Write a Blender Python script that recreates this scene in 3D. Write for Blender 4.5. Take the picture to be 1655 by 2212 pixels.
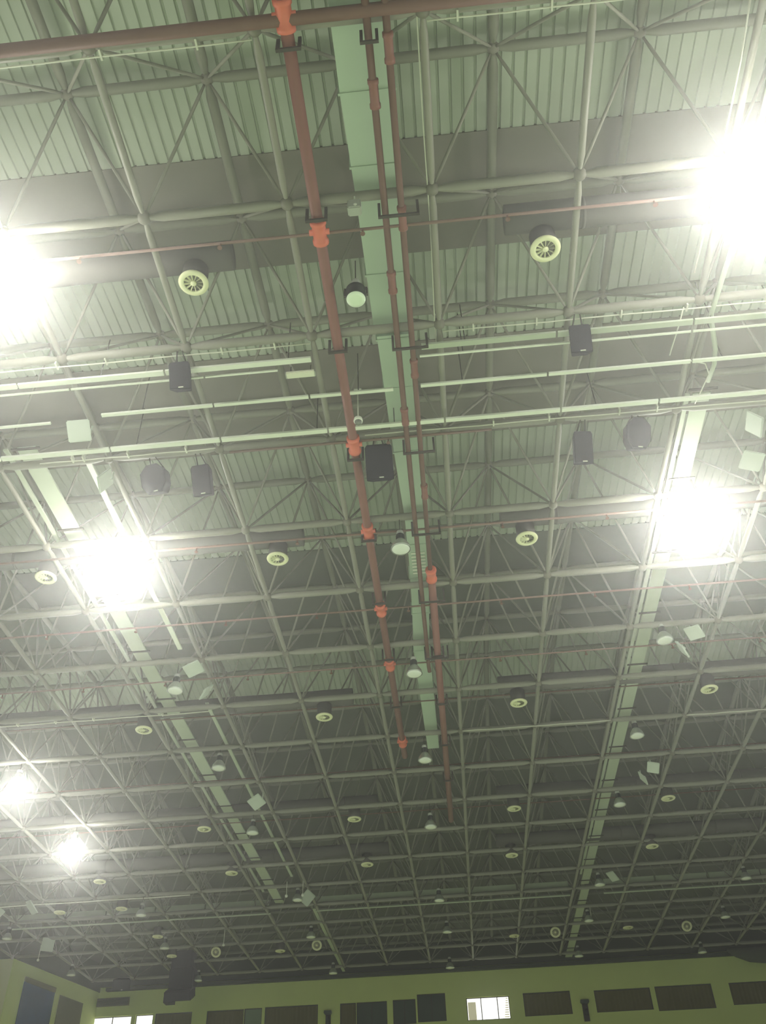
import bpy, bmesh, math, random
from mathutils import Vector, Matrix
random.seed(7)
for o in list(bpy.data.objects): bpy.data.objects.remove(o)
SC = bpy.context.scene
COL = SC.collection

# ------------------------------------------------------------------ hall grid
CX, CY = 2.5, 2.825        # bay size of the space frame across / along the hall (m)
Z0 = 15.64                 # height of the lower chord layer (m)
def G(j, r, z=0.0):        # j across, r along, z in bay widths above the lower chords
    return Vector((j*CX, r*CY, Z0 + z*CX))

# ------------------------------------------------------------------ camera
cam_d = bpy.data.cameras.new('camera'); cam = bpy.data.objects.new('camera', cam_d); COL.objects.link(cam)
cam_d.sensor_fit = 'HORIZONTAL'; cam_d.sensor_width = 36; cam_d.lens = 36*1910.9/1655
cam_d.clip_end = 300
def rotv(w):
    w = Vector(w); t = w.length; k = w/t
    return Matrix.Rotation(t, 3, k)
e0 = math.radians(40)
Rb = Matrix(((1,0,0),(0,math.sin(e0),-math.cos(e0)),(0,math.cos(e0),math.sin(e0))))
Rc = rotv((-0.0183, 0.0495, -0.0826)) @ Rb
right, down, fwd = Rc[0], Rc[1], Rc[2]
M = Matrix(((right[0], -down[0], -fwd[0]), (right[1], -down[1], -fwd[1]), (right[2], -down[2], -fwd[2])))
cam.matrix_world = Matrix.Translation(Vector((0.7776*CX, -2.0*CX, Z0-5.6171*CX))) @ M.to_4x4()
SC.camera = cam

# ------------------------------------------------------------------ world, view
W = bpy.data.worlds.new('world'); SC.world = W; W.use_nodes = True
W.node_tree.nodes['Background'].inputs[0].default_value = (0.56, 0.65, 0.49, 1)
W.node_tree.nodes['Background'].inputs[1].default_value = 0.075
VS = SC.view_settings
VS.view_transform = 'Standard'; VS.look = 'None'; VS.exposure = -0.55; VS.gamma = 1.0; VS.use_curve_mapping = False
LAMP_W = 12500.0
HAZE = 0.0022
HAZE_G = 0.84
SC.cycles.volume_bounces = 0
SC.cycles.max_bounces = 5
SC.cycles.diffuse_bounces = 3
SC.cycles.glossy_bounces = 2
SC.cycles.transmission_bounces = 3
SC.cycles.sample_clamp_indirect = 4.0
SC.cycles.use_denoising = True

# ------------------------------------------------------------------ materials
def lin(c):
    c = c/255.0
    return c/12.92 if c <= 0.04045 else ((c+0.055)/1.055)**2.4
def mat(name, rgb, rough=0.6, metal=0.0, var=0.0, scale=3.0, emit=None, es=0.0, bump=0.0, spec=0.3):
    m = bpy.data.materials.new(name); m.use_nodes = True
    nt = m.node_tree; b = nt.nodes['Principled BSDF']
    col = tuple(lin(c) for c in rgb)+(1,)
    b.inputs['Base Color'].default_value = col
    b.inputs['Roughness'].default_value = rough
    b.inputs['Metallic'].default_value = metal
    b.inputs['Specular IOR Level'].default_value = spec
    if var > 0:
        tc = nt.nodes.new('ShaderNodeTexCoord'); n = nt.nodes.new('ShaderNodeTexNoise')
        n.inputs['Scale'].default_value = scale; n.inputs['Detail'].default_value = 5
        mx = nt.nodes.new('ShaderNodeMix'); mx.data_type = 'RGBA'
        mx.inputs[6].default_value = tuple(c*(1-var) for c in col[:3])+(1,)
        mx.inputs[7].default_value = tuple(min(1, c*(1+var)) for c in col[:3])+(1,)
        nt.links.new(tc.outputs['Object'], n.inputs['Vector'])
        nt.links.new(n.outputs['Fac'], mx.inputs[0]); nt.links.new(mx.outputs[2], b.inputs['Base Color'])
        if bump > 0:
            bp = nt.nodes.new('ShaderNodeBump'); bp.inputs['Strength'].default_value = bump
            nt.links.new(n.outputs['Fac'], bp.inputs['Height']); nt.links.new(bp.outputs['Normal'], b.inputs['Normal'])
    if emit:
        b.inputs['Emission Color'].default_value = tuple(lin(c) for c in emit)+(1,)
        b.inputs['Emission Strength'].default_value = es
    return m
M_CHORD = mat('chord_paint', (146,145,131), .5, var=.08, scale=1.5)
M_UPPER = mat('upper_chord_paint', (128,130,112), .6, var=.1, scale=1.5)
M_BRACE = mat('brace_paint', (142,142,126), .6, var=.1, scale=2)
M_NODE = mat('node_steel', (128,126,112), .55, var=.1)
M_DECK = mat('roof_sheet', (172,182,160), .6, var=.05, scale=.6)
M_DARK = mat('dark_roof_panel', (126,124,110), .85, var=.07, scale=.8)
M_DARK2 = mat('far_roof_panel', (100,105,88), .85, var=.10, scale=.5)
M_DUCT = mat('pale_duct', (188,206,184), .5, var=.05, scale=1.2)
M_DUCTD = mat('dark_duct_wrap', (106,104,96), .8, var=.12, scale=1.5)
M_RED = mat('red_pipe_paint', (142,98,86), .5, var=.1, scale=3)
M_THIN = mat('faded_red_branch_paint', (134,110,98), .6, var=.08)
M_BROWN = mat('aged_red_pipe_paint', (120,92,78), .6, var=.12, scale=3)
M_ORANGE = mat('bright_red_coupling', (224,122,98), .5, var=.06)
M_HANG = mat('dark_hanger_steel', (72,68,58), .6, var=.1)
M_WHITE = mat('white_trunking', (240,244,228), .5, var=.04)
M_TRAY = mat('pale_tray', (186,196,172), .55, var=.05)
M_COND = mat('pale_conduit', (212,214,196), .5)
M_VENT = mat('cream_diffuser', (240,240,196), .5)
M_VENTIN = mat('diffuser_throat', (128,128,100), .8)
M_BLACK = mat('black_speaker_cloth', (44,44,48), .9, var=.15, scale=8)
M_BLACKM = mat('black_housing', (50,56,46), .5)
M_ALU = mat('reflector_aluminium', (225,232,222), .32, metal=.85)
M_LENS = mat('unlit_lamp_glass', (248,255,244), .12, spec=.8, var=.08, scale=9)
M_CAP = mat('grey_ballast_cap', (176,180,168), .5)
M_PANEL = mat('white_panel_plastic', (200,210,194), .6, var=.04, scale=4)
M_WALL = mat('cream_wall_paint', (220,232,146), .85, var=.06, scale=.5, bump=.05)
M_WALLL = mat('pale_yellow_wall_paint', (222,224,160), .85, var=.05, scale=.5)
M_FASCIA = mat('dark_fascia', (74,82,60), .85, var=.1, scale=.7)
M_BLIND = mat('brown_blind', (104,100,52), .8, var=.15, scale=1.2)
M_GREEN = mat('dark_green_glass', (58,76,58), .3, var=.25, scale=1.2)
M_GGLASS = mat('greenish_glass', (120,142,108), .3, var=.15, scale=1.5)
M_OLIVE = mat('olive_board', (98,100,40), .85, var=.15, scale=1)
M_FRAME = mat('window_frame_paint', (66,62,50), .6)
M_BLUE = mat('blue_banner_cloth', (8,74,124), .85, var=.25, scale=1.4)
M_LIT = mat('daylit_window', (250,250,244), .5, emit=(255,255,248), es=2.2)
M_LITD = mat('daylit_curtain', (210,206,170), .7, emit=(236,230,196), es=.55)
M_FLOOR = mat('green_sport_floor', (116,128,105), .5, var=.06, scale=.4)
M_GLOW = mat('lit_lamp_glass', (255,255,250), .4, emit=(255,253,244), es=120.0)
M_TUBE = mat('fluorescent_cover', (236,236,214), .4)

# ------------------------------------------------------------------ mesh helpers
def link(name, bm, m, parent=None, smooth=False, mats=None):
    me = bpy.data.meshes.new(name); bm.normal_update(); bm.to_mesh(me); bm.free()
    if mats:
        for x in mats: me.materials.append(x)
    else: me.materials.append(m)
    if smooth:
        for p in me.polygons: p.use_smooth = True
    o = bpy.data.objects.new(name, me); COL.objects.link(o)
    if parent: o.parent = parent
    return o
def tag(o, label=None, cat=None, group=None, kind=None):
    if label: o['label'] = label
    if cat: o['category'] = cat
    if group: o['group'] = group
    if kind: o['kind'] = kind
    return o
def empty(name, loc, rz=0):
    o = bpy.data.objects.new(name, None); COL.objects.link(o); o.location = loc; o.rotation_euler = (0,0,rz)
    o.empty_display_size = .2
    return o
def frame_of(d):
    d = d.normalized(); a = Vector((0,0,1)) if abs(d.z) < .9 else Vector((1,0,0))
    u = d.cross(a).normalized(); v = d.cross(u).normalized()
    return u, v
def tube(bm, pts, rad, seg=8, cap=True):
    """tube along pts; rad a number or list of radii"""
    pts = [Vector(p) for p in pts]; n = len(pts)
    rad = rad if isinstance(rad, (list, tuple)) else [rad]*n
    rings = []
    pu = None
    for i, p in enumerate(pts):
        d = (pts[min(i+1, n-1)] - pts[max(i-1, 0)])
        if pu is None: u, v = frame_of(d)
        else:
            dn = d.normalized(); u = (pu - dn*pu.dot(dn)).normalized(); v = dn.cross(u)
        pu = u
        if i > 0 or True:
            rings.append([bm.verts.new(p + rad[i]*(math.cos(2*math.pi*k/seg)*u + math.sin(2*math.pi*k/seg)*v)) for k in range(seg)])
    for a, b in zip(rings, rings[1:]):
        for k in range(seg): bm.faces.new((a[k], a[(k+1)%seg], b[(k+1)%seg], b[k]))
    if cap:
        try: bm.faces.new(rings[0][::-1]); bm.faces.new(rings[-1])
        except ValueError: pass
def box(bm, lo, hi, mi=0):
    lo, hi = Vector(lo), Vector(hi)
    v = [bm.verts.new((x, y, z)) for x in (lo.x, hi.x) for y in (lo.y, hi.y) for z in (lo.z, hi.z)]
    for f in ((0,1,3,2),(4,6,7,5),(0,4,5,1),(2,3,7,6),(0,2,6,4),(1,5,7,3)):
        q = bm.faces.new([v[i] for i in f]); q.material_index = mi
def boxc(bm, c, s, mi=0):
    c = Vector(c); s = Vector(s)/2
    box(bm, c-s, c+s, mi)
def lathe(bm, prof, seg=24, origin=(0,0,0), mi=0, closed=False):
    o = Vector(origin); rings = []
    for r, z in prof:
        if r < 1e-5: rings.append([bm.verts.new(o+Vector((0,0,z)))])
        else: rings.append([bm.verts.new(o+Vector((r*math.cos(2*math.pi*k/seg), r*math.sin(2*math.pi*k/seg), z))) for k in range(seg)])
    for a, b in zip(rings, rings[1:]):
        for k in range(seg):
            k2 = (k+1) % seg
            if len(a) == 1 and len(b) == 1: continue
            if len(a) == 1: f = bm.faces.new((a[0], b[k2], b[k]))
            elif len(b) == 1: f = bm.faces.new((a[k], a[k2], b[0]))
            else: f = bm.faces.new((a[k], a[k2], b[k2], b[k]))
            f.material_index = mi
def ball(bm, c, r, seg=10, rings=6):
    prof = [(r*math.sin(math.pi*i/rings), -r*math.cos(math.pi*i/rings)) for i in range(rings+1)]
    prof[0] = (0, -r); prof[-1] = (0, r)
    lathe(bm, prof, seg, c)
B = bmesh.new
def H(r):                                  # height of the upper chord layer, in bays, over row r
    return 0.73 + 0.091*r if r <= 8.5 else 0.73 + 0.091*(17-r)

# ================================================================== setting
# floor
bm = B(); box(bm, (-34, -16, -.2), (34, 56, 0)); tag(link('floor', bm, M_FLOOR), kind='structure')
# ceiling: corrugated sheet bands and flat dark bands following the roof slope
J0, J1 = -11.0, 10.5
def band_rows(r0, r1):
    rs = [r0] + [k for k in (8.5,) if r0 < k < r1] + [r1]
    return rs
def corrugated(r0, r1, dz, m):
    bm = B(); rs = band_rows(r0, r1); per = .228
    x = J0*CX; prof = []
    while x < J1*CX:
        prof += [(x, 0), (x+per-.058, 0), (x+per-.044, .045), (x+per-.014, .045)]
        x += per
    rows = [[bm.verts.new((px, r*CY, Z0+(H(r)+.16+dz)*CX+pz)) for px, pz in prof] for r in rs]
    for a, b in zip(rows, rows[1:]):
        for k in range(len(prof)-1): bm.faces.new((a[k], a[k+1], b[k+1], b[k]))
    return tag(link('ceiling', bm, m), kind='structure')
def flat(r0, r1, dz, m):
    bm = B(); rs = band_rows(r0, r1); t = .08
    for a, b in zip(rs, rs[1:]):
        za, zb = Z0+(H(a)+.16+dz)*CX, Z0+(H(b)+.16+dz)*CX
        v = [bm.verts.new(p) for p in ((J0*CX,a*CY,za),(J1*CX,a*CY,za),(J1*CX,b*CY,zb),(J0*CX,b*CY,zb),
                                       (J0*CX,a*CY,za+t),(J1*CX,a*CY,za+t),(J1*CX,b*CY,zb+t),(J0*CX,b*CY,zb+t))]
        for f in ((3,2,1,0),(4,5,6,7),(0,1,5,4),(1,2,6,5),(2,3,7,6),(3,0,4,7)): bm.faces.new([v[i] for i in f])
    return tag(link('ceiling', bm, m), kind='structure')
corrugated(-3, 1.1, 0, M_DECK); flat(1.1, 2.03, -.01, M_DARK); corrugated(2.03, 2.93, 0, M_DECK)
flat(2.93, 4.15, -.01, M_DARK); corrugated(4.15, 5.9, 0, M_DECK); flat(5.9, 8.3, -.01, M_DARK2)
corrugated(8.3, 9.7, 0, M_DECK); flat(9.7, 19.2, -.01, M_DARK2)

# far wall with rectangular openings
YW = 18.95*CY; TW = .35
def wall_xz(name, x0, x1, z0, z1, holes, m, y=YW, t=TW):
    xs = sorted({x0, x1, *[h[0] for h in holes], *[h[1] for h in holes]})
    zs = sorted({z0, z1, *[h[2] for h in holes], *[h[3] for h in holes]})
    bm = B()
    for a, b in zip(xs, xs[1:]):
        for c, d in zip(zs, zs[1:]):
            mx, mz = (a+b)/2, (c+d)/2
            if any(h[0] < mx < h[1] and h[2] < mz < h[3] for h in holes): continue
            box(bm, (a, y, c), (b, y+t, d))
    bmesh.ops.remove_doubles(bm, verts=bm.verts, dist=1e-4)
    return tag(link(name, bm, m), kind='structure')
ZT, ZB, ZL = Z0-.545*CX, Z0-1.05*CX, Z0-1.55*CX
# opening list: j0, j1, ztop, zbottom, kind
OPEN = [(-8.72,-7.30,-.545,-.95,'lit'), (-7.2,-6.77,-.54,-.95,'litn'), (-6.72,-5.82,-.535,-1.05,'brown'),
        (-5.46,-4.56,-.54,-1.05,'brown'), (-4.55,-4.12,-.535,-1.05,'glass'), (-4.05,-2.77,-.53,-1.05,'brown'),
        (-2.24,-1.86,-.54,-1.05,'brown'), (-1.85,-1.12,-.54,-1.05,'green'), (-.98,-.44,-.53,-1.05,'green'),
        (-.40,.27,-.44,-1.03,'green'), (.76,1.77,-.572,-1.055,'bright'), (2.1,3.2,-.54,-1.03,'brown'),
        (3.76,5.06,-.565,-1.03,'brown'), (5.17,6.48,-.555,-1.07,'brown'), (6.88,8.3,-.565,-1.03,'brown')]
holes = [(a*CX, b*CX, Z0+c*CX, Z0+t*CX) for a, b, t, c, k in OPEN]
wall_xz('wall_far', -12*CX, 10.5*CX, 0, Z0+.1*CX, holes, M_WALL)
bm = B(); box(bm, (-12*CX, YW+.05, Z0+.1*CX), (10.5*CX, YW+.35, Z0+1.0*CX)); tag(link('trim_1', bm, M_FASCIA), kind='structure')
bm = B(); box(bm, (-8.0*CX, YW-.3, Z0-.02), (10.4*CX, YW-.002, Z0+.16)); tag(link('trim_2', bm, M_FASCIA), kind='structure')
for n, (a, b, t, c, k) in enumerate(OPEN):
    x0, x1, zt, zb = a*CX, b*CX, Z0+t*CX, Z0+c*CX
    w = .045
    bm = B()
    box(bm, (x0,YW+.1,zb),(x0+w,YW+.2,zt)); box(bm, (x1-w,YW+.1,zb),(x1,YW+.2,zt))
    box(bm, (x0+w,YW+.1,zt-w),(x1-w,YW+.2,zt)); box(bm, (x0+w,YW+.1,zb),(x1-w,YW+.2,zb+w))
    nm = {'lit':2,'bright':2,'green':1}.get(k, 0)
    for q in range(nm):
        xm = x0+(x1-x0)*((q+1)/(nm+1) if k != 'bright' else (.34, .72)[q])
        box(bm, (xm-.025,YW+.1,zb+w),(xm+.025,YW+.2,zt-w))
    fr = tag(link('window_%d' % (n+1), bm, M_FRAME), kind='structure')
    mm = {'lit':M_LIT,'litn':M_LIT,'bright':M_LIT,'brown':M_BLIND,'glass':M_GGLASS,'green':M_GREEN}[k]
    bm = B()
    if k == 'brown':      # pleated blind
        nseg = max(6, int((x1-x0)/.12)); d = (x1-x0-2*w)/nseg
        top = [(x0+w+i*d, YW+.14+(.02 if i % 2 else 0)) for i in range(nseg+1)]
        va = [bm.verts.new((x, y, zb+w)) for x, y in top]; vb = [bm.verts.new((x, y, zt-w)) for x, y in top]
        for i in range(nseg): bm.faces.new((va[i], va[i+1], vb[i+1], vb[i]))
        link('blind', bm, mm, fr)
    else:
        box(bm, (x0+w,YW+.14,zb+w),(x1-w,YW+.17,zt-w)); link('pane', bm, mm, fr)
    if k == 'bright':
        bm = B(); box(bm, (x0+w+.03,YW+.11,zb+w),(x0+w+.5,YW+.13,zt-w-.18)); link('curtain', bm, M_LITD, fr)
        bm = B()
        for q in range(9): box(bm, (x1-.36+.02*q, YW+.105, zb+.1+q*.12), (x1-.08, YW+.125, zb+.1+q*.12+.05))
        link('shutter_slats', bm, M_LITD, fr)
        ld = bpy.data.lights.new('daylight', 'AREA'); ld.shape = 'RECTANGLE'; ld.size = x1-x0-.2; ld.size_y = zt-zb-.2
        ld.energy = 25; ld.color = (1, 1, .93); lo = bpy.data.objects.new('daylight', ld); COL.objects.link(lo)
        lo.location = ((x0+x1)/2, YW-.05, (zt+zb)/2); lo.rotation_euler = (math.radians(-90), 0, 0)

# left wall (set back corner) with a banner, and the nearer bay of wall beside it
PA, PB_ = Vector((-8.2*CX, YW, 0)), Vector((-9.0*CX, 16.1*CY, 0))
dW = (PB_-PA).normalized(); nW = Vector((-dW.y, dW.x, 0))
if nW.x < 0: nW = -nW
def wall_seg(name, a, b, z0, z1, off, t, m, kind='structure'):
    bm = B(); o1 = a+nW*off; o2 = b+nW*off
    q = [o1, o2, o2-nW*t, o1-nW*t]
    lo = [bm.verts.new((p.x, p.y, z0)) for p in q]; hi = [bm.verts.new((p.x, p.y, z1)) for p in q]
    bm.faces.new(lo); bm.faces.new(hi[::-1])
    for i in range(4): bm.faces.new((lo[i], lo[(i+1)%4], hi[(i+1)%4], hi[i]))
    bmesh.ops.recalc_face_normals(bm, faces=bm.faces)
    return tag(link(name, bm, m), kind=kind) if kind else link(name, bm, m)
wall_seg('wall_left', PA, PB_, 0, Z0, 0, .35, M_WALL)
bm = B(); box(bm, (-13*CX, 16.1*CY, 0), (-9.02*CX, 16.1*CY+.3, Z0)); tag(link('wall_corner', bm, M_WALLL), kind='structure')
bm = B(); box(bm, (-13*CX, 16.1*CY-.1, Z0+.02), (-8.9*CX, 16.1*CY+.3, Z0+1.5)); tag(link('trim_3', bm, M_FASCIA), kind='structure')
wall_seg('trim_4', PA, PB_, Z0-.02, Z0+1.5, .06, .4, M_FASCIA)
def on_left(s): return PA + (PB_-PA)*s      # s: 0 at the far corner, 1 at the near end

# ================================================================== space frame
root = empty('space_frame', G(0, 0))
tag(root, 'grey steel space frame carrying the whole roof of the hall', 'roof frame')
inv_root = Vector(root.location)
def part(name, bm, m, parent, smooth=False, mats=None):
    """mesh built in world coordinates, parented without moving"""
    o = link(name, bm, m, None, smooth, mats)
    me = o.data
    ml = Matrix.Translation(-parent.matrix_world.translation if False else -Vector(parent.location))
    rz = parent.rotation_euler.z
    if abs(rz) > 1e-6: ml = Matrix.Rotation(-rz, 4, 'Z') @ ml
    me.transform(ml); o.parent = parent
    return o
LJ, LR = list(range(-9, 10)), list(range(-2, 20))
UJ, UR = [j+.5 for j in range(-10, 10)], [r+.5 for r in range(-2, 19)]
def in_hall(j, r):
    if r > 18.8: return False
    if r > 16.0 and j < -8.15-.8*(18.95-r)/2.85: return False
    return True
def chord_line(pts, rad, neck, name, m):
    P, Rr = [], []
    for a, b in zip(pts, pts[1:]):
        d = (b-a).normalized()
        P += [a+d*.10, a+d*.34, b-d*.34, b-d*.10]; Rr += [neck, rad, rad, neck]
    bm = B(); tube(bm, P, Rr, 8); part(name, bm, m, root, True)
for r in LR:
    js = [j for j in LJ if in_hall(j, r)]
    if len(js) > 1: chord_line([G(j, r) for j in js], .092, .05, 'lower_chord', M_CHORD)
for j in LJ:
    rs = [r for r in LR if in_hall(j, r)]
    chord_line([G(j, r) for r in rs], .066, .04, 'lower_chord', M_CHORD)
for r in UR:
    js = [j for j in UJ if in_hall(j, r)]
    chord_line([G(j, r, H(r)) for j in js], .10, .06, 'upper_chord', M_UPPER)
for j in UJ:
    rs = [r for r in UR if in_hall(j, r)]
    chord_line([G(j, r, H(r)) for r in rs], .095, .055, 'upper_chord', M_UPPER)
cw = cam.matrix_world.translation
def in_view(p, margin=.08):
    q = p-cw; x, y, z = q.dot(right), q.dot(down), q.dot(fwd)
    if z < 1: return False
    u, v = x/z*1910.9/1655, y/z*1910.9/2212
    return abs(u) < .5+margin and abs(v) < .5+margin
nodes = [G(j, r) for r in LR for j in LJ if in_hall(j, r)] + [G(j, r, H(r)) for r in UR for j in UJ if in_hall(j, r)]
diag = []
for r in UR:
    for j in UJ:
        if not in_hall(j, r): continue
        for dj in (-.5, .5):
            for dr in (-.5, .5):
                if in_hall(j+dj, r+dr) and -9 <= j+dj <= 9 and -2 <= r+dr: diag.append((G(j+dj, r+dr), G(j, r, H(r))))
nodes.sort(key=lambda p: (not in_view(p), (p-cw).length))
diag.sort(key=lambda d: (not (in_view(d[0]) or in_view(d[1])), ((d[0]+d[1])/2-cw).length))
for p in nodes[:100]:
    bm = B(); ball(bm, p, .12); part('node_ball', bm, M_NODE, root, True)
bm = B()
for p in nodes[100:]: ball(bm, p, .12, 8, 4)
tag(part('node_ball', bm, M_NODE, root, True), kind='stuff')
def brace(bm, a, b, seg=6):
    d = (b-a).normalized(); tube(bm, [a+d*.1, a+d*.35, b-d*.35, b-d*.1], [.02, .031, .031, .02], seg)
for a, b in diag[:100]:
    bm = B(); brace(bm, a, b, 8); part('diagonal_brace', bm, M_BRACE, root, True)
bm = B()
for a, b in diag[100:]: brace(bm, a, b, 5)
tag(part('diagonal_brace', bm, M_BRACE, root, True), kind='stuff')

# ================================================================== central pale duct
duct = empty('air_duct', G(.62, 0, .1)); tag(duct, 'wide pale green rectangular air duct running down the middle of the roof', 'air duct')
DL = [(-2,.445,.83),(.42,.45,.80),(1.05,.47,.765),(2.1,.485,.77),(2.13,.50,.77),(3.05,.52,.79),(4.1,.56,.805),(4.7,.555,.76),(5.5,.53,.72),(6.3,.49,.68),(7.2,.50,.68),(8.6,.52,.68)]
for (r0,a0,b0),(r1,a1,b1) in zip(DL, DL[1:]):
    if r1-r0 < .1: continue
    bm = B()
    v = [bm.verts.new(G(a, r, z)) for r, a, b in ((r0,a0,b0),(r1,a1,b1)) for a, z in ((a,.10),(b,.10),(b,.25),(a,.25))]
    for f in ((0,1,2,3),(7,6,5,4),(0,4,5,1),(1,5,6,2),(2,6,7,3),(3,7,4,0)): bm.faces.new([v[i] for i in f])
    bmesh.ops.recalc_face_normals(bm, faces=bm.faces)
    part('duct_section', bm, M_DUCT, duct)
def dl(r):
    for (r0,a0,b0),(r1,a1,b1) in zip(DL, DL[1:]):
        if r0 <= r <= r1:
            t = (r-r0)/(r1-r0) if r1 > r0 else 0; return a0+(a1-a0)*t, b0+(b1-b0)*t
for r in (-.5,.42,.86,1.62,2.16,2.62,3.3,4.5,5.0,5.6,6.3,7.2):
    a, b = dl(r); bm = B(); p = G(a, r, .1); q = G(b, r, .25)
    box(bm, p+Vector((-.03,-.02,-.025)), q+Vector((.03,.02,.02))); part('duct_flange', bm, M_DUCT, duct)
bm = B(); a, b = dl(4.75)
for k in range(7):
    p = G(a+.03, 4.62+k*.05, .1); box(bm, p+Vector((0,-.02,-.03)), G(b-.03, 4.62+k*.05, .1)+Vector((0,.03,-.012)))
tag(part('grille', bm, M_WHITE, duct), label='louvred white air grille')

# ================================================================== red pipes
def pipe_line(name, label, pts, rad, m, cat='pipe', couplings=(), hang=(), crad=None, extra=None):
    r0 = empty(name, pts[0]); tag(r0, label, cat)
    bm = B(); tube(bm, pts, rad, 12); part('pipe', bm, m, r0, True)
    d = (pts[-1]-pts[0]).normalized()
    for c in couplings:
        bm = B(); cr = crad or rad*1.35
        tube(bm, [c-d*.23, c-d*.22, c-d*.15, c-d*.13, c+d*.13, c+d*.15, c+d*.22, c+d*.23], [rad, cr*1.08, cr*1.08, cr*.92, cr*.92, cr*1.08, cr*1.08, rad], 12)
        if extra: tube(bm, [c-Vector((extra*.8,0,0)), c+Vector((extra*.8,0,0))], rad*.55, 10)
        part('coupling', bm, M_ORANGE if extra or rad > .09 else M_RED, r0, True)
    return r0
def u_hanger(parent, j0, j1, r, top, bot, w=.05):
    bm = B(); y = r*CY
    x0, x1, zt, zb = j0*CX, j1*CX, Z0+top*CX, Z0+bot*CX
    box(bm, (x0, y-w/2, zb), (x0+w, y+w/2, zt)); box(bm, (x1-w, y-w/2, zb), (x1, y+w/2, zt))
    box(bm, (x0+w, y-w/2, zb), (x1-w, y+w/2, zb+w))
    part('hanger', bm, M_HANG, parent)
ZP = -.1
MJ = .2
main = pipe_line('fire_main', 'thick red fire main with bright orange couplings left of the pale duct',
    [G(MJ, -2, ZP), G(MJ, 8.4, ZP)], .098, M_RED, couplings=[G(MJ, r, ZP) for r in (-.08, 1.16, 3.0, 4.05, 5.22, 6.23, 8.0)], extra=.22)
for r in (.06, 1.04, 2.04, 3.1, 4.1, 5.04, 6.04, 7.04): u_hanger(main, MJ-.075, MJ+.075, r, -.03, ZP-.085)
p2 = pipe_line('sprinkler_feed_pipe', 'left of the two thin brown red pipes running in front of the pale duct',
    [G(.675, -2, ZP), G(.665, 3, ZP), G(.655, 6.35, ZP), G(.66, 6.4, ZP-.03)], .058, M_BROWN, crad=.08, couplings=[G(.672, .36, ZP), G(.668, 1.57, ZP), G(.665, 2.75, ZP)])
p3 = pipe_line('sprinkler_feed_pipe', 'right of the two thin brown red pipes along the pale duct edge',
    [G(.79, -2, ZP), G(.775, 3, ZP), G(.77, 4.65, ZP)], .056, M_BROWN, crad=.076, couplings=[G(.785, .13, ZP), G(.782, 1.12, ZP), G(.778, 2.3, ZP), G(.777, 3.6, ZP)])
for r in (.06, 1.05, 2.05, 3.06, 4.05, 5.05, 6.05): u_hanger(p2, .62, .90 if r > .5 else .73, r, -.03, ZP-.105, .045)
p4 = pipe_line('fire_main', 'second thick red fire main starting past the third lamp right of the duct',
    [G(.775, 4.72, ZP), G(.765, 10.5, ZP)], .10, M_RED, couplings=[G(.775, 4.74, ZP)])
for r in (6.06, 7.06, 8.06, 9.06): u_hanger(p4, .70, .85, r, -.03, ZP-.075)
def branch(name, label, r, j0, j1, rad, m, z=ZP, heads=True):
    b = empty(name, G(j0, r, z)); tag(b, label, 'pipe')
    bm = B(); tube(bm, [G(j0, r, z), G(j1, r, z)], rad, 8); part('pipe', bm, m, b, True)
    if heads:
        bm = B(); j = math.ceil(j0)+.5
        while j < j1:
            if abs(j-MJ) > .2:
                bm2 = B(); c = G(j, r, z); tube(bm2, [c+Vector((0,0,-rad)), c+Vector((0,0,-rad-.10))], .018, 6)
                tube(bm2, [c+Vector((0,0,-rad-.10)), c+Vector((0,0,-rad-.115))], .045, 8); part('sprinkler_head', bm2, M_BROWN, b)
            j += 1.0
        bm.free()
    return b
branch('sprinkler_cross_pipe', 'thick dark red pipe crossing the very top of the photo', -.06, -3.2, 2.6, .10, M_BROWN, heads=False)
branch('sprinkler_cross_pipe', 'thin red pipe crossing just above the two nearest round diffusers', 1.17, -2.0, 3.6, .028, M_THIN)
branch('sprinkler_cross_pipe', 'thin red pipe crossing under the frame beside the big black central speaker', 2.99, -.9, 1.4, .028, M_THIN, z=-.07)
branch('sprinkler_cross_pipe', 'thin red pipe crossing near the two brightest lit lamps', 4.08, -4.5, 4.6, .028, M_THIN)
branch('sprinkler_cross_pipe', 'thin red pipe crossing at the fifth orange coupling', 5.22, -5.5, 5.6, .026, M_THIN)
branch('sprinkler_cross_pipe', 'thin red pipe crossing at the sixth orange coupling', 6.25, -6.5, 6.5, .024, M_THIN)
for n, (r, w) in enumerate(((7.3,'seventh'), (9.0,'eighth'), (10.4,'ninth'))):
    branch('sprinkler_cross_pipe', 'faint thin pipe crossing the dim middle of the roof, %s from the top' % w, r, -8, 7.5, .022, M_BROWN, z=.05, heads=False)

# ================================================================== white trunking, trays, conduits
def droppers(parent, pts, ztop=None, step=1.0):
    for (j, r, z) in pts:
        bm = B(); top = H(r) if ztop is None else ztop
        tube(bm, [G(j, r, z+.004), G(j, r, top-.03)], .011, 5); part('dropper_rod', bm, M_HANG, parent)
def trunk(label, r, j0, j1, z, w, h, m=M_WHITE, nd=1.0, gaps=(), name='cable_trunking'):
    t = empty(name, G(j0, r, z)); tag(t, label, 'cable trunking')
    cuts = [j0]+sorted(gaps)+[j1]
    for a, b in zip(cuts, cuts[1:]):
        bm = B(); box(bm, G(a, r, z)+Vector((.02,-w/2,0)), G(b, r, z)+Vector((-.02,w/2,h))); part('channel', bm, m, t)
    j = j0+.35; L = []
    while j < j1: L.append((j, r, z)); j += nd*1.9
    droppers(t, L, .42)
    return t
Zt = -.115
trunk('bright white trunking, upper left of three crossing bars, behind the left box speaker', 2.13, -3.6, -.02, Zt, .115, .05, gaps=(-2.4,-1.2), nd=.8)
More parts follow.
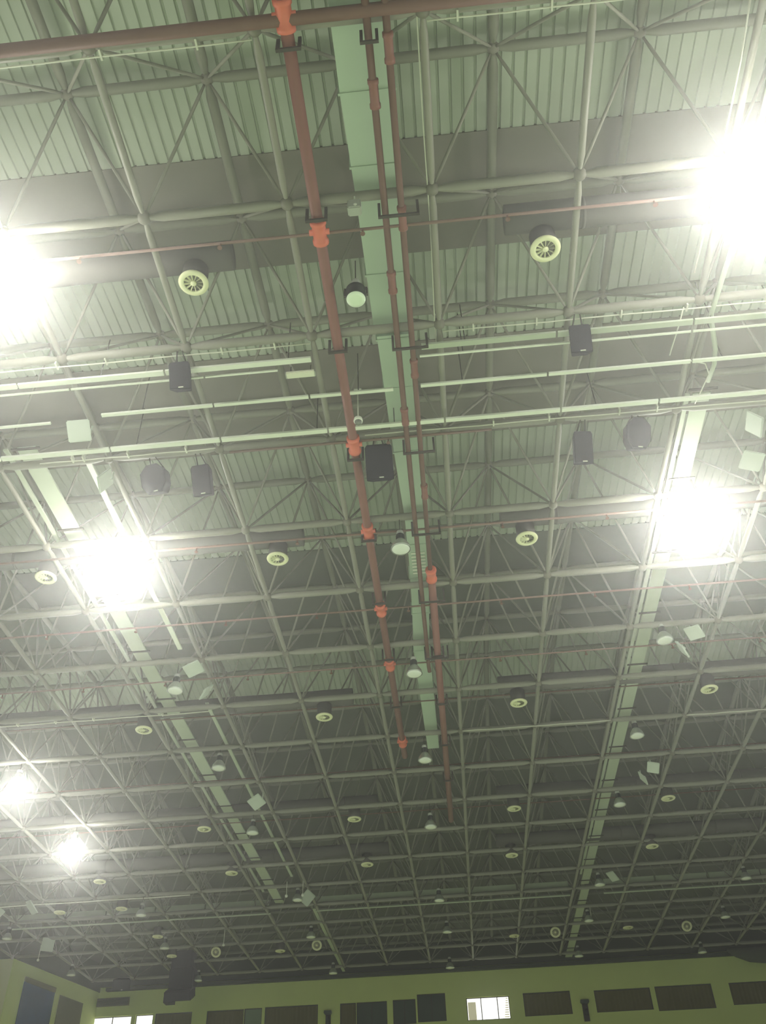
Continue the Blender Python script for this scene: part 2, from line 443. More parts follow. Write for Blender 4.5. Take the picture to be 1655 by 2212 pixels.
trunk('thin pale bar just under the upper left white trunking', 2.20, -3.6, -.3, Zt, .035, .035, gaps=(-2.0,-.9), nd=1.1, name='lighting_bar')
trunk('pale trunking, upper right of three crossing bars, behind the right box speaker', 2.11, .84, 4.6, Zt, .12, .05, M_TRAY, gaps=(1.9,2.95))
trunk('thin white bar just under the upper right trunking', 2.19, .82, 4.6, Zt, .04, .035, gaps=(2.95,), nd=1.3, name='lighting_bar')
trunk('middle left white trunking passing behind the small camera dome', 2.47, -1.85, .60, Zt, .075, .045, gaps=(-.9,-.1), nd=.95)
trunk('middle right white trunking starting beside the brown pipes', 2.46, .81, 4.6, Zt, .075, .045, gaps=(1.85,3.0), nd=1.1)
trunk('short white trunking at the left edge ending by the tilted square panel', 2.50, -3.6, -2.28, Zt, .05, .04, nd=.9)
trunk('brightest white trunking running from the left edge to the thick red main', 2.82, -3.6, .18, Zt, .115, .05, gaps=(-2.87,-1.9,-.93,.0), nd=.83)
trunk('long white trunking continuing from the red main to the right edge', 2.82, .22, 4.6, Zt, .10, .05, M_WHITE, gaps=(1.0,1.98,2.8), nd=.9)
def conduit(label, pts, rad=.016, clips=(), m=M_COND, name='conduit'):
    t = empty(name, pts[0]); tag(t, label, 'conduit')
    bm = B(); tube(bm, pts, rad, 6); part('tube', bm, m, t, True)
    for c in clips:
        bm = B(); box(bm, c+Vector((-.015,-.11,-.022)), c+Vector((.015,.05,.10))); part('clip', bm, M_COND, t)
    return t
YU = -.042
def row_cond(label, r, j0, j1, cl, rad=.014, dy=.04):
    pts = [G(j0+(j1-j0)*k/12, r+dy, YU+.004*math.sin(k*1.7)) for k in range(13)]
    return conduit(label, pts, rad, [G(c, r+dy, YU) for c in cl])
row_cond('thin pale conduit strapped under the topmost frame chord at upper left', 0, -3, -.02, (-2.4,-1.85,-.93,-.35))
row_cond('thin pale conduit strapped under the topmost frame chord right of the duct', 0, 1.02, 2.9, (1.2,1.75,2.4))
row_cond('thin white conduit under the chord above the left box speaker', 2, -3.6, -.02, (-2.55,-2.05,-1.65,-.72,-.3))
row_cond('thin white conduit under the chord above the right box speaker', 2, 1.02, 4.4, (1.26,1.75,2.4,2.9,3.5))
row_cond('thin pale conduit under the chord above the octagonal left speaker', 3, -2.6, -1.02, (-2.3,-2.2,-1.8,-1.28), dy=-.04)
row_cond('thin pale conduit under the chord above the right pair of speakers', 3, .3, 4.4, (1.42,1.9,2.5,2.82), dy=-.04)
row_cond('pale conduit along a chord at the left edge above a small diffuser', 7, -5.4, -2.2, (-4.7,-4.2,-3.7,-2.8), .018)
row_cond('slack pale cable along a right chord below the small diffusers', 8, 1.02, 3.0, (), .016, -.06)
row_cond('slack pale cable near the right edge beside the right flat tray', 8, 4.0, 5.4, (), .016, -.06)
row_cond('shiny pale conduit at lower left near the far small diffusers', 13, -9, -4.2, (), .03)
conduit('thin white cable running along the frame just right of the brown pipes',
        [G(.965,-2,.01), G(.965,.6,.0), G(.975,1.3,.005), G(.965,2.0,.0), G(.97,2.2,.03)], .012)
conduit('white curved cable hanging at right between trunking and tray', [G(3.0,2.47,-.09), G(3.12,2.5,-.1), G(3.17,2.6,-.1), G(3.14,2.75,-.1), G(3.12,2.9,-.08)], .014)
conduit('thin white cable falling from the top right corner', [G(2.88,-.3,-.05), G(2.92,.4,-.05), G(2.92,1.3,-.05), G(2.9,1.75,-.05)], .016)
conduit('short white cable hanging past the right trunking', [G(2.86,2.0,-.08), G(2.85,2.15,-.08), G(2.82,2.4,-.09)], .014)
# pale bent pipe by the right lamp column
t = empty('bent_pipe', G(3.2, -1, -.03)); tag(t, 'thick pale bent pipe coming down from the bright lamp at upper right', 'pipe')
bm = B(); tube(bm, [G(3.12,-1,-.04), G(3.14,.8,-.04), G(3.14,1.6,-.04), G(3.10,2.1,-.04), G(3.11,2.15,-.04), G(3.2,2.42,-.04), G(3.22,2.56,-.04), G(3.2,2.72,-.04)], .05, 8)
part('pipe', bm, M_TRAY, t, True)
# long flat trays along the hall
def long_tray(label, pts, w, z, m, name='cable_tray', rungs=False, h=.05):
    t = empty(name, G(pts[0][0], pts[0][1], z)); tag(t, label, 'cable tray')
    for (j0, r0), (j1, r1) in zip(pts, pts[1:]):
        bm = B(); lo = z
        v = [bm.verts.new(G(j, r, z)+Vector((dx, 0, dz))) for j, r in ((j0, r0), (j1, r1)) for dx, dz in ((-w/2,0),(w/2,0),(w/2,h),(-w/2,h))]
        for f in ((0,1,2,3),(7,6,5,4),(0,4,5,1),(1,5,6,2),(2,6,7,3),(3,7,4,0)): bm.faces.new([v[i] for i in f])
        bmesh.ops.recalc_face_normals(bm, faces=bm.faces); part('tray_section', bm, m, t)
    if rungs:
        for r in range(int(math.ceil(pts[0][1])), int(pts[-1][1])+1):
            for dr in (-.1,):
                bm = B(); c = G(pts[0][0], r+dr, z); box(bm, c+Vector((-w/2-.12,-.03,-.03)), c+Vector((w/2+.12,.03,-.002))); part('support_bar', bm, M_HANG, t)
    return t
def steps(j, a, b, n): return [(j, a+(b-a)*k/n) for k in range(n+1)]
long_tray('wide flat pale tray running lengthwise beside the left lamp column', steps(-2.735, 2.9, 14.1, 11), .42, .1, M_TRAY, rungs=True)
long_tray('narrow strip tray just left of the wide left tray', steps(-2.925, 2.9, 13.5, 11), .10, .1, M_TRAY)
long_tray('wide flat pale tray running lengthwise beside the right lamp column', steps(3.235, 2.95, 14.1, 11), .38, .1, M_TRAY, rungs=True)
long_tray('narrow strip tray just left of the wide right tray', steps(3.115, 2.95, 13.6, 11), .10, .1, M_TRAY)
long_tray('pale tray continuing at far right down to the far wall', steps(3.26, 14.2, 18.6, 4), .40, .08, M_TRAY, rungs=True)
long_tray('white slim tray right of the left lamps ending at broken end', steps(-2.24, 3.05, 5.9, 3), .13, .08, M_WHITE)
long_tray('white slim tray further down the left side past the square panels', steps(-2.24, 7.05, 12.8, 6), .11, .08, M_TRAY)
long_tray('slim pale tray climbing to the far wall behind the left lamps', steps(-2.1, 14.4, 18.6, 4), .16, .05, M_TRAY)
for lab, a, b in (('broad pale cross tray at far left part of the fourteenth frame row', -8.2, -2.95), ('broad pale cross tray at far centre between the lengthwise trays', -2.05, 2.95), ('broad pale cross tray at far right of the fourteenth frame row', 3.6, 8)):
    t = empty('cross_tray', G(a, 14.1, .04)); tag(t, lab, 'cable tray')
    for k in range(int(b-a)+1):
        x0, x1 = a+k, min(b, a+k+.96)
        if x1 <= x0: continue
        bm = B(); box(bm, G(x0, 14.08, .04), G(x1, 14.08, .04)+Vector((0,.08,.32))); part('tray_section', bm, M_TRAY, t)
    bm = B(); tube(bm, [G(a, 14.3, -.02), G(b, 14.3, -.02)], .04, 6); part('rail', bm, M_TRAY, t)

# ================================================================== dark air ducts and round diffusers
def dark_duct(label, r, j0, j1, rad=.27, z=.19):
    t = empty('insulated_duct', G(j0, r, z)); tag(t, label, 'air duct')
    bm = B(); n = max(2, int(abs(j1-j0)*2)); P = []; Q = []
    for k in range(n+1):
        j = j0+(j1-j0)*k/n; P.append(G(j, r, z)); Q.append(rad*(1+.02*math.sin(k*2.1)))
    tube(bm, P, Q, 20); part('duct_body', bm, M_DUCTD, t, True)
    for k in range(1, n, 3):
        bm = B(); c = G(j0+(j1-j0)*k/n, r, z); tube(bm, [c-Vector((.03,0,0)), c+Vector((.03,0,0))], rad*1.05, 20); part('strap', bm, M_DUCTD, t, True)
    return t
DR = [1.40, 4.32, 7.28, 10.27, 12.06]
names = ['nearest', 'second nearest', 'third', 'fourth', 'fifth']
for k, r in enumerate(DR):
    w = ['at the top', 'by the two brightest lamps', 'in the third diffuser row', 'in the fourth diffuser row', 'in the fifth diffuser row'][k]
    dark_duct('dark round insulated duct entering from the left ' + w, r+.02, -9 if k > 2 else -5.5, -.5 if k < 2 else -.38)
    dark_duct('dark round insulated duct entering from the right ' + w, r-.04 if k == 0 else r, 1.52, 8 if k > 2 else 6)
def diffuser_meshes():
    b1 = B(); lathe(b1, [(.175,.012),(.20,.0),(.262,.012),(.275,.035),(.262,.06),(.19,.07),(.175,.05),(.175,.012)], 32)
    ring = b1
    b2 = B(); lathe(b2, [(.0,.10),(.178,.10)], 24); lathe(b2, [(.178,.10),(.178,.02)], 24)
    b3 = B()
    for k in range(12):
        a = 2*math.pi*k/12; c, s = math.cos(a), math.sin(a)
        p = [(.05, -.006), (.176, -.011), (.176, .011), (.05, .006)]
        for z, flip in ((.012, 1), (.03, 0)):
            vs = [b3.verts.new((x*c-y*s, x*s+y*c, z+(.02*(y > 0)))) for x, y in p]
            b3.faces.new(vs if flip else vs[::-1])
    b4 = B(); lathe(b4, [(0,-.012),(.035,-.006),(.055,.01),(.055,.04),(0,.05)], 16)
    b5 = B(); lathe(b5, [(.235,.06),(.235,.46),(.0,.46)], 20)
    return b1, b2, b3, b4, b5
def make_diffuser(label, loc):
    t = empty('ceiling_diffuser', loc); tag(t, label, 'air diffuser', 'round cream air diffusers')
    b1, b2, b3, b4, b5 = diffuser_meshes()
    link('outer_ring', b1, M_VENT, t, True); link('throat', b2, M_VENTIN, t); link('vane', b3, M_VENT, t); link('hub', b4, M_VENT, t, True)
    link('neck', b5, M_DUCTD, t, True)
    return t
def copy_tree(o, loc, label, rot=None):
    c = o.copy(); COL.objects.link(c); c.location = loc; c['label'] = label
    if rot: c.rotation_euler = rot
    for ch in o.children:
        d = ch.copy(); COL.objects.link(d); d.parent = c; d.matrix_parent_inverse = ch.matrix_parent_inverse
        for g in ch.children:
            e = g.copy(); COL.objects.link(e); e.parent = d
    return c
DJ = [(-5.56,'outer left'), (-3.14,'left'), (-.755,'inner left'), (1.765,'inner right'), (4.15,'right'), (6.5,'far right')]
SEEN = {0:(-.77,1.78), 1:(-3.14,-.75,1.75), 2:(-3.12,-.75,1.75,4.15), 3:(-3.15,-.75,1.76,4.14), 4:(-5.53,-3.16,-.76,1.76,4.17)}
colname = lambda j: 'outer left' if j < -4.5 else 'left' if j < -2 else 'inner left' if j < 0 else 'inner right' if j < 3 else 'right' if j < 5 else 'far right'
rowname = ['in the nearest row, with spokes clearly visible', 'in the second row near the bright lamps', 'in the third row', 'in the fourth row', 'in the fifth row']
proto = None
for k, r in enumerate(DR):
    for j in SEEN[k]:
        lab = 'round cream air diffuser, %s column %s' % (colname(j), rowname[k])
        rr = {0:1.44,1:4.34,2:7.285,3:10.26,4:12.05}[k]
        if proto is None: proto = make_diffuser(lab, G(j, rr, -.1))
        else: copy_tree(proto, G(j, rr, -.1), lab)
for j, r, lab in ((-6.82,13.38,'round cream diffuser at the far lower left edge of the frame'), (-5.62,13.39,'round cream diffuser above the far left unlit lamp'),
                  (-5.45,15.02,'round pale diffuser in the dim lower left, right of the square panel'), (-5.55,16.29,'round pale diffuser just above left of the black speaker cluster'),
                  (-3.18,16.38,'faint round diffuser between two upright round vents at lower left'), (1.9,16.3,'faint round diffuser low in the dark centre right'), (4.3,16.2,'faint round diffuser low in the dark right side')):
    copy_tree(proto, G(j, r, -.1), lab)
for j, r, lab in ((-4.54,16.16,'upright round vent facing us beside the black speaker cluster'), (-2.33,16.1,'upright round vent facing us beside a far lamp left of centre'),
                  (2.77,16.18,'upright round vent facing us left of the right tray'), (5.55,16.29,'upright round vent facing us at far right')):
    copy_tree(proto, G(j, r, -.1), lab, (math.radians(-62), 0, 0))

# ================================================================== high bay lamps
def lamp_rod(t, h):
    b = B(); tube(b, [(0,0,.55),(0,0,max(.62, h))], .012, 6); link('hanging_rod', b, M_HANG, t)
def make_lamp(label, loc, lit=False):
    t = empty('high_bay_lamp', loc); tag(t, label, 'hanging lamp', 'lit high bay lamps' if lit else 'unlit high bay lamps')
    b = B(); lathe(b, [(.262,.0),(.272,.0),(.268,.02),(.235,.12),(.16,.22),(.115,.27),(.105,.27),(.15,.215),(.225,.115),(.255,.02),(.262,.0)], 28)
    link('reflector', b, M_GLOW if lit else M_ALU, t, True)
    b = B(); lathe(b, [(0,-.035),(.12,-.028),(.21,-.012),(.252,.004),(.0,.012)], 28); link('lens', b, M_GLOW if lit else M_LENS, t, True)
    b = B(); lathe(b, [(0,.262),(.11,.262),(.118,.28),(.118,.40),(.10,.44),(0,.445)], 20); link('housing', b, M_BLACKM, t, True)
    b = B(); lathe(b, [(0,.44),(.06,.44),(.085,.46),(.10,.50),(.085,.54),(.04,.56),(0,.56)], 16); link('ballast_cap', b, M_CAP, t, True)
    return t
def lamp_light(loc, k=1.0):
    pd = bpy.data.lights.new('lamp_spill', 'POINT'); pd.energy = LAMP_W*.022*k; pd.color = (1, .985, .94); pd.shadow_soft_size = .12
    po = bpy.data.objects.new('lamp_spill', pd); COL.objects.link(po); po.location = Vector(loc)+Vector((0,0,-.17))
    ld = bpy.data.lights.new('lamp_light', 'SPOT'); ld.energy = LAMP_W*k; ld.color = (1, .985, .94)
    ld.spot_size = math.radians(172); ld.spot_blend = .2; ld.shadow_soft_size = .2
    o = bpy.data.objects.new('lamp_light', ld); COL.objects.link(o); o.location = Vector(loc)+Vector((0,0,-.10))
LIT = [(-2.04,1.13,-.3,'lit lamp at the left edge near the top, glaring white'), (3.14,1,-.271,'brightest lit lamp glaring at the upper right edge'),
       (-2.23,4,-.27,'lit lamp glaring beside the wide left tray'), (3.26,4,-.27,'lit lamp glaring beside the wide right tray'),
       (-5.09,8,-.346,'lit lamp glaring at the far left edge, above another lit lamp'), (-5.12,10,-.336,'lit lamp glaring lower left, smaller than the one above it')]
UNLIT = [(.51,4,-.40,'unlit lamp with black housing and white lens in front of the duct grille'),
  (.49,6,-.413,'third unlit lamp down the centre column with shiny rim'), (.49,8,-.396,'fourth unlit lamp down the centre column'),
  (.45,10,-.409,'fifth unlit lamp down the centre column'), (.43,13,-.432,'sixth unlit lamp down the centre column'),
  (.50,15,-.342,'seventh unlit lamp down the centre column on a thin rod'), (.47,17,-.446,'last centre column unlit lamp just above the far wall'),
  (-2.27,6,-.404,'first unlit lamp down the left tray, below the glaring one'), (-2.30,8,-.303,'second unlit lamp down the left tray'),
  (-2.30,10,-.32,'third unlit lamp down the left tray'), (-2.16,13,-.271,'fourth unlit lamp at the end of the left tray'),
  (-2.26,15,-.284,'fifth unlit lamp below the left tray, above an upright round vent'), (-2.11,17,-.42,'last left column unlit lamp at the far wall top'),
  (-5.07,13,-.369,'first unlit lamp of the outer left column'), (-5.27,15,-.328,'second unlit lamp of the outer left column'),
  (-5.14,17,-.412,'last outer left unlit lamp beside the black speaker cluster'),
  (3.35,6,-.223,'first unlit lamp right of the wide right tray'), (3.31,8,-.259,'second unlit lamp right of the wide right tray'),
  (3.33,10,-.259,'third unlit lamp right of the wide right tray'), (3.33,13,-.332,'fourth unlit lamp right of the wide right tray'),
  (3.33,15,-.292,'fifth unlit lamp right of the wide right tray'), (3.29,17,-.364,'last unlit lamp beside the right tray at the far wall'),
  (5.91,13,-.376,'topmost unlit lamp near the right edge'), (5.99,15,-.375,'middle unlit lamp near the right edge with one bright glint'), (5.93,17,-.432,'lowest unlit lamp near the right edge above the wall'),
  (-8.01,13.85,-.35,'small unlit lamp at the left edge over the pale wall'), (-7.75,16.3,-.35,'small unlit lamp hanging in front of the banner wall')]
pu = pl = None
for lit, rows_ in ((True, LIT), (False, UNLIT)):
    pr = None
    for j, r, z, lab in rows_:
        p = G(j, r, z)
        if pr is None: pr = make_lamp(lab, p, lit); t = pr; kids = list(pr.children)
        else:
            t = pr.copy(); COL.objects.link(t); t.location = p; t['label'] = lab
            for ch in kids:
                d = ch.copy(); COL.objects.link(d); d.parent = t
        if not lit and r == 4: t.scale = (.88, .88, 1.0)
        lamp_rod(t, -z*CX-.08)
        if lit: lamp_light(p, .5 if r > 5 else 1.25 if j > 3 and r < 2 else 1.0)
# lit lamps of the same rows behind and beside the camera, out of the picture
for j, r in ((-5.2, 1.1), (6.0, 1.1), (6.0, 4.1), (-2.2, -2.5), (3.2, -2.5)):
    lamp_light(G(j, r, -.3))
    t = make_lamp('lit lamp of the same kind beyond the edge of the picture', G(j, r, -.3), True); lamp_rod(t, .67)
# the nearest unlit lamp is a shorter can type
t = empty('can_lamp', G(.405, 1.53, -.33)); tag(t, 'nearest unlit can lamp with round green glass lens left of the duct', 'hanging lamp')
b = B(); lathe(b, [(0,-.02),(.10,-.017),(.172,-.008),(.172,.012),(0,.014)], 32); link('lens', b, mat('green_tinted_glass', (236,255,226), .1, spec=.9, var=.08, scale=5), t, True)
b = B(); lathe(b, [(.166,-.004),(.180,-.004),(.182,.02),(.178,.27),(.16,.28),(0,.28)], 32); link('housing', b, M_BLACKM, t, True)
b = B(); boxc(b, (-.20,0,.19), (.03,.06,.16)); boxc(b, (.20,0,.19), (.03,.06,.16)); boxc(b, (0,0,.30), (.42,.05,.03)); link('yoke', b, M_HANG, t)
b = B(); lathe(b, [(0,.46),(.05,.46),(.075,.48),(.075,.54),(.05,.57),(0,.57)], 20); link('ballast_cap', b, M_CAP, t, True)
b = B(); tube(b, [(0,0,.315),(0,0,.46)], .012, 6); tube(b, [(0,0,.57),(0,0,1.2)], .012, 6); link('hanging_rod', b, M_HANG, t)

# ================================================================== speakers
def speaker_box(label, c, w, d, h, tilt, rz, octo=False, zt=-.05, name='loudspeaker'):
    t = empty(name, c, rz); tag(t, label, 'loudspeaker')
    bm = B()
    if octo:
        pts = [(-.28,-.5),(.28,-.5),(.5,-.2),(.5,.25),(.22,.5),(-.22,.5),(-.5,.25),(-.5,-.2)]
    else:
        pts = [(-.5,-.5),(.5,-.5),(.5,.42),(.42,.5),(-.42,.5),(-.5,.42)]
    n = len(pts)
    fr = [bm.verts.new((x*w, -d/2, z*h)) for x, z in pts]; bk = [bm.verts.new((x*w*.72, d/2, z*h*.9)) for x, z in pts]
    bm.faces.new(fr); bm.faces.new(bk[::-1])
    for i in range(n): bm.faces.new((fr[i], bk[i], bk[(i+1)%n], fr[(i+1)%n]))
    bmesh.ops.recalc_face_normals(bm, faces=bm.faces)
    bmesh.ops.bevel(bm, geom=bm.edges[:], offset=.012, segments=1, affect='EDGES')
    R = Matrix.Rotation(math.radians(tilt), 4, 'X'); bm.transform(R)
    link('cabinet', bm, M_BLACK, t)
    bm = B()
    g = [bm.verts.new(R @ Vector((x*w*.88, -d/2-.012, z*h*.88))) for x, z in pts]; g2 = [bm.verts.new(R @ Vector((x*w*.88, -d/2+.0, z*h*.88))) for x, z in pts]
    bm.faces.new(g)
    for i in range(n): bm.faces.new((g[i], g[(i+1)%n], g2[(i+1)%n], g2[i]))
    bmesh.ops.recalc_face_normals(bm, faces=bm.faces)
    link('grille', bm, mat('speaker_grille', (46,46,50), .8, var=.2, scale=40), t)
    bm = B(); boxc(bm, R @ Vector((w*.05, -d/2-.014, -h*.42)), (.10,.01,.025)); link('badge', bm, M_WHITE, t)
    bm = B(); top = h*.35; L = Z0-.1-c.z; yt = round(c.y/CY)*CY-c.y
    for sx in (-1, 1): tube(bm, [(sx*w*.3, .05, top), (sx*w*.12, yt, max(L, top+.05))], .014, 5)
    link('bracket', bm, M_HANG, t)
    return t
speaker_box('black box speaker left of centre, in front of the upper white trunking', G(-1.05, 2.12, -.20), .42, .30, .56, 34, 0)
speaker_box('black box speaker hanging over the upper right trunking', G(2.06, 2.12, -.20), .42, .30, .56, 34, 0)
speaker_box('large black speaker hanging beside the pale duct in the centre', G(.405, 3.17, -.17), .60, .40, .80, 34, 0)
speaker_box('black octagonal speaker, left one of the left pair', G(-1.57, 3.12, -.19), .60, .42, .66, 34, -.2, True)
speaker_box('black box speaker, right one of the left pair', G(-1.17, 3.18, -.19), .44, .34, .70, 34, -.1)
speaker_box('dark box speaker, left one of the right pair', G(2.17, 3.18, -.19), .42, .34, .72, 34, .1)
speaker_box('dark octagonal speaker, right one of the right pair', G(2.62, 3.08, -.19), .54, .42, .70, 34, .2, True)
# far cluster
t = empty('speaker_cluster', G(-5.5, 17, -.1)); tag(t, 'big black speaker cluster hanging before the far wall at lower left', 'loudspeaker')
for k, (dx, dz, w, h, tl) in enumerate(((.0,.10,.50,.80,0),(.02,-.25,.58,.80,10),(-.02,-.56,.64,.42,24))):
    bm = B(); boxc(bm, (0,0,0), (w*2.4, .9, h*1.25)); bmesh.ops.bevel(bm, geom=bm.edges[:], offset=.07, segments=2, affect='EDGES')
    bm.transform(Matrix.Translation((dx*CX, 0, dz*CX)) @ Matrix.Rotation(math.radians(tl), 4, 'X')); link('speaker_cabinet', bm, M_BLACK, t)
bm = B(); boxc(bm, (-.62,.1,-.66*CX), (.5,.6,.35)); link('speaker_horn', bm, M_BLACK, t)
bm = B()
for sx in (-.5,.5): tube(bm, [(sx,0,.4),(sx,0,.7)], .03, 6)
link('bracket', bm, M_HANG, t)
speaker_box('dark small speaker low in the corner under the frame at left', G(-7.1, 17.6, -.22), 1.0, .7, .6, 20, .2)

# ================================================================== square panels, camera, fixtures
def panel(label, c, s, n, roll, arm=(0,.12,0)):
    t = empty('square_panel_antenna', c)
    zq = Vector(n).normalized().to_track_quat('-Z', 'Y'); q0 = zq @ Matrix.Rotation(math.radians(roll), 3, 'Z').to_quaternion()
    t.rotation_euler = q0.to_euler(); tag(t, label, 'panel antenna', 'white square panels on brackets')
    bm = B(); boxc(bm, (0,0,0), (s, s, .05)); bmesh.ops.bevel(bm, geom=bm.edges[:], offset=.02, segments=2, affect='EDGES'); link('panel_face', bm, M_PANEL, t)
    bm = B(); tube(bm, [(0,0,.02),(0,0,.09)], .05, 8)
    inv = q0.inverted(); up = Z0-.05-c.z
    q1 = inv @ Vector((arm[0], arm[1]+.1, .10)); q2 = inv @ Vector((arm[0], arm[1]+.1, up))
    tube(bm, [(0,0,.09), tuple(q1), tuple(q2)], .02, 6)
    link('bracket', bm, M_PANEL, t)
    return t
panel('bright square panel on bracket at left beside the crossing trunking', G(-2.06, 2.56, -.16), .46, (.35,-.60,-.72), -22, (.15,.1,0))
panel('square panel seen edge on below the left conduit end', G(-2.04, 3.10, -.16), .46, (.88,.05,-.47), 12, (.1,0,0))
panel('square panel near the right edge, upper of two, folded away', G(3.63, 3.08, -.18), .48, (-.92,-.1,-.38), -20)
panel('square panel turned like a diamond near the right edge, lower of two', G(3.70, 3.47, -.2), .46, (-.2,-.35,-.9), 40)
panel('square panel cut by a thin pipe beside the left lamp column', G(-2.08, 5.98, -.14), .50, (.3,-.25,-.9), 30, (.2,0,0))
panel('angled square panel just below another on the left slim tray', G(-2.04, 6.4, -.18), .46, (.75,.3,-.6), 30, (.1,0,0))
panel('square panel right of the first right column lamp', G(3.68, 5.95, -.18), .46, (-.35,-.3,-.88), 15)
panel('dim edge on square panel below right of the first right lamp', G(3.60, 6.25, -.18), .46, (-.85,.3,-.42), -30)
panel('square panel turned like a diamond down the left slim tray', G(-2.08, 9.28, -.18), .52, (.2,-.55,-.8), 45, (.2,0,0))
panel('small square panel in the dim right part, upper of a pair', G(3.70, 9.05, -.18), .42, (-.3,-.6,-.75), 25)
panel('small folded square panel in the dim right part, lower of a pair', G(3.60, 9.35, -.18), .42, (-.85,.1,-.5), -20)
panel('small square panel hanging near the left wall corner', G(-7.75, 15.0, -.12), .62, (.3,-.9,-.3), 4)
panel('square panel right of the lamp ending the left tray', G(-2.0, 13.1, -.2), .6, (.5,-.6,-.6), 25)
panel('pale panel pair at far left edge, left half', G(-8.0, 13.2, -.1), .7, (.6,-.4,-.6), 20)
panel('pale panel pair at far left edge, right half', G(-7.2, 13.0, -.1), .7, (-.5,-.4,-.7), 10)
panel('faint panel beside the right tray far down', G(3.62, 13.2, -.12), .5, (-.6,-.3,-.7), 10)
# fluorescent box
t = empty('batten_light', G(-.13, 2.24, -.125)); tag(t, 'short white unlit batten light under the trunking left of the red main', 'light fixture')
bm = B(); boxc(bm, (0,0,0), (.58,.15,.07)); bmesh.ops.bevel(bm, geom=bm.edges[:], offset=.015, segments=2, affect='EDGES'); link('cover', bm, M_TUBE, t)
for s in (-1, 1):
    bm = B(); boxc(bm, (s*.292,0,0), (.02,.13,.06)); link('end_cap', bm, M_CAP, t)
bm = B(); tube(bm, [(-.2,0,.03),(-.2,0,.25)], .01, 5); tube(bm, [(.2,0,.03),(.2,0,.25)], .01, 5); link('hanging_rod', bm, M_HANG, t)
# dome camera on a rod
t = empty('dome_camera', G(.285, 2.6, -.30)); tag(t, 'small dome camera on a long white rod beside the thick red main', 'camera')
bm = B(); lathe(bm, [(0,.12),(.04,.12),(.085,.09),(.095,.03),(.09,0),(0,0)], 20); link('camera_body', bm, M_WHITE, t, True)
bm = B(); lathe(bm, [(.075,0),(.07,-.03),(.045,-.065),(0,-.08)], 20); link('dome', bm, mat('smoked_dome', (120,124,112), .15, spec=.8), t, True)
bm = B(); tube(bm, [(0,0,.12),(0,0,.95)], .014, 6); link('hanging_rod', bm, M_COND, t)
bm = B(); boxc(bm, (0,0,.97), (.16,.05,.05)); link('mount', bm, M_WHITE, t)
# small square projector box under second chord
t = empty('junction_box', G(.468, .985, -.17)); tag(t, 'small grey box hanging under the chord at the left edge of the pale duct', 'box')
bm = B(); boxc(bm, (0,0,0), (.23,.18,.26)); bmesh.ops.bevel(bm, geom=bm.edges[:], offset=.02, segments=2, affect='EDGES'); link('housing', bm, M_CAP, t)
bm = B(); tube(bm, [(.02,-.09,-.06),(.02,-.10,-.06)], .03, 10); link('lens', bm, M_WHITE, t)
bm = B(); tube(bm, [(-.09,0,.13),(-.09,0,.19),(.06,0,.20),(.06,0,.13)], .012, 6); tube(bm, [(0,0,.2),(0,0,.36)], .014, 6); link('hook', bm, M_WHITE, t)
# far hanging rods with small boxes
for j, r, L, lab in ((-4.15, 15.35, .95, 'tiny white sensor on a long rod at the left of the black cluster'), (-2.35, 12.9, .6, 'thin rod ending beside the left tray end'), (-2.05,12.9,.6,'thin rod just left of the lamp ending the left tray'),
                     (-8.2, 15.6, .7, 'small white sensor at the pale wall corner'), (3.42, 15.2, .7, 'thin curved rod hanging right of the right tray')):
    t = empty('hanging_sensor', G(j, r, -.22)); tag(t, lab, 'sensor')
    bm = B(); tube(bm, [(0,0,.05),(.01,0,.05+L)], .02, 6); link('rod', bm, M_COND, t)
    bm = B(); lathe(bm, [(0,.08),(.05,.06),(.07,0),(.05,-.05),(0,-.06)], 12); link('sensor_head', bm, M_WHITE, t, True)

# ================================================================== things on the walls
t = empty('wall_vent', Vector((-8.0*CX, YW, Z0-.22*CX))); tag(t, 'long dark green vent panel high on the far wall at left', 'vent')
t.location = Vector((-7.98*CX, YW-.03, Z0-.235*CX))
bm = B(); boxc(bm, (0,0,0), (2.9,.06,.46)); link('vent_frame', bm, M_OLIVE, t)
bm = B()
for k in range(6): boxc(bm, (0,-.045,-.17+k*.068), (2.75,.03,.03))
link('louvre', bm, M_FASCIA, t)
def sconce(label, j, zt, zb, w, m):
    t = empty('wall_lamp', Vector((j*CX, YW, Z0+(zt+zb)/2*CX))); tag(t, label, 'wall lamp')
    h = (zt-zb)*CX
    bm = B(); boxc(bm, (0,-.05,0), (w*.7,.10,h)); link('back_plate', bm, M_FRAME, t)
    bm = B()
    pts = [(-w/2,h/2),(w/2,h/2),(w/2*1.1,h/2-.12),(w/2*.8,h/2-.2),(-w/2*.8,h/2-.2),(-w/2*1.1,h/2-.12)]
    a = [bm.verts.new((x,-.34,z)) for x, z in pts]; b = [bm.verts.new((x,-.102,z)) for x, z in pts]
    bm.faces.new(a); bm.faces.new(b[::-1])
    for i in range(6): bm.faces.new((a[i], b[i], b[(i+1)%6], a[(i+1)%6]))
    bmesh.ops.recalc_face_normals(bm, faces=bm.faces); link('shade', bm, m, t)
    bm = B(); lathe(bm, [(0,-.28),(.10,-.26),(.13,-.1),(.10,.06),(0,.08)], 14, (0,-.22,0)); link('lamp_body', bm, M_BLACKM, t, True)
    return t
sconce('dark wall speaker lamp between the windows at bottom centre', -2.52, -.70, -1.0, .42, M_GREEN)
sconce('dark wall speaker lamp right of the bright window near bottom right', 3.50, -.77, -1.2, .46, M_GREEN)
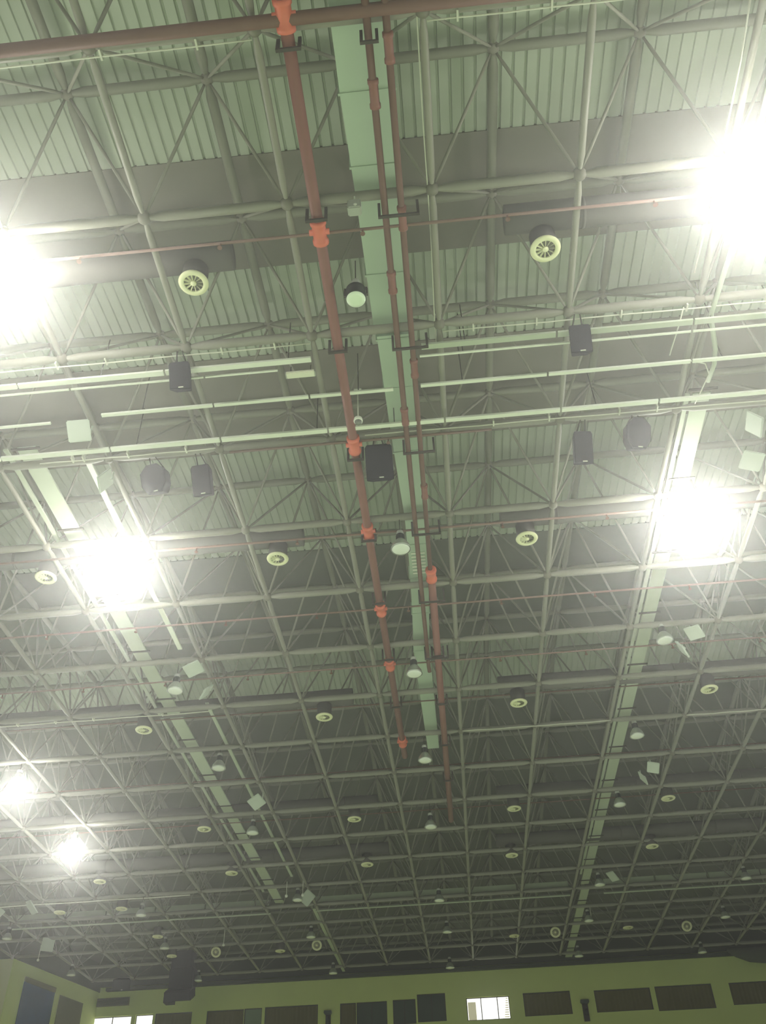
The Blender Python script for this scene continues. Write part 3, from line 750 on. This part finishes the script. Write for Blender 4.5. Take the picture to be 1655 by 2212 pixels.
# banner and board on the left wall
ang = math.atan2(dW.y, dW.x)
def wall_board(name, label, cat, s0, s1, zt, zb, m, off=.02, th=.03, frame=True):
    a, b = on_left(s0), on_left(s1); c = (a+b)/2
    t = empty(name, Vector((c.x, c.y, Z0+(zt+zb)/2*CX))); tag(t, label, cat)
    def slab(n, a, b, z0, z1, off, th, m):
        bm = B(); q = [a+nW*off, b+nW*off, b+nW*(off+th), a+nW*(off+th)]
        lo = [bm.verts.new((p.x,p.y,z0)) for p in q]; hi = [bm.verts.new((p.x,p.y,z1)) for p in q]
        bm.faces.new(lo); bm.faces.new(hi[::-1])
        for i in range(4): bm.faces.new((lo[i], lo[(i+1)%4], hi[(i+1)%4], hi[i]))
        bmesh.ops.recalc_face_normals(bm, faces=bm.faces); part(n, bm, m, t)
    z1, z0 = Z0+zt*CX, Z0+zb*CX
    slab('cloth' if name == 'banner' else 'board', a, b, z0, z1, off, th, m)
    if frame:
        slab('top_rail', a, b, z1+.002, z1+.25, off, th+.04, M_OLIVE)
    return t
wall_board('banner', 'blue banner hanging on the left end wall at the bottom left corner', 'banner', .52, .86, -.36, -1.5, M_BLUE)
wall_board('notice_board', 'olive green board on the wall right of the blue banner', 'board', .18, .46, -.36, -1.5, M_OLIVE, frame=False)
# dark sagging bundle at right end of far wall top
t = empty('rolled_curtain', G(7.9, 18.6, -.02)); tag(t, 'dark sagging rolled curtain under the roof edge at lower right', 'curtain')
bm = B(); tube(bm, [(-2.4,0,.15),(-1.9,0,.0),(-1.2,0,-.15),(0,0,-.22),(2.5,0,-.22),(3.5,0,-.2)], [.12,.28,.42,.5,.52,.5], 16); link('roll', bm, M_FASCIA, t, True)

# ================================================================== haze volume added to imitate glare and halos around the lit lamps
bm = B(); box(bm, (-33, -15.5, .3), (33, YW-.4, Z0+4.2))
hz = link('haze', bm, None); hm = bpy.data.materials.new('glare_haze'); hm.use_nodes = True
nt = hm.node_tree; nt.nodes.remove(nt.nodes['Principled BSDF'])
vs = nt.nodes.new('ShaderNodeVolumeScatter'); vs.inputs['Density'].default_value = HAZE; vs.inputs['Anisotropy'].default_value = HAZE_G
vs.inputs['Color'].default_value = (.99,1,.95,1)
nt.links.new(vs.outputs[0], nt.nodes['Material Output'].inputs['Volume'])
hz.data.materials.clear(); hz.data.materials.append(hm)
tag(hz, 'thin pale haze volume added to give the lit lamps their glare and halos', 'haze', kind='stuff')
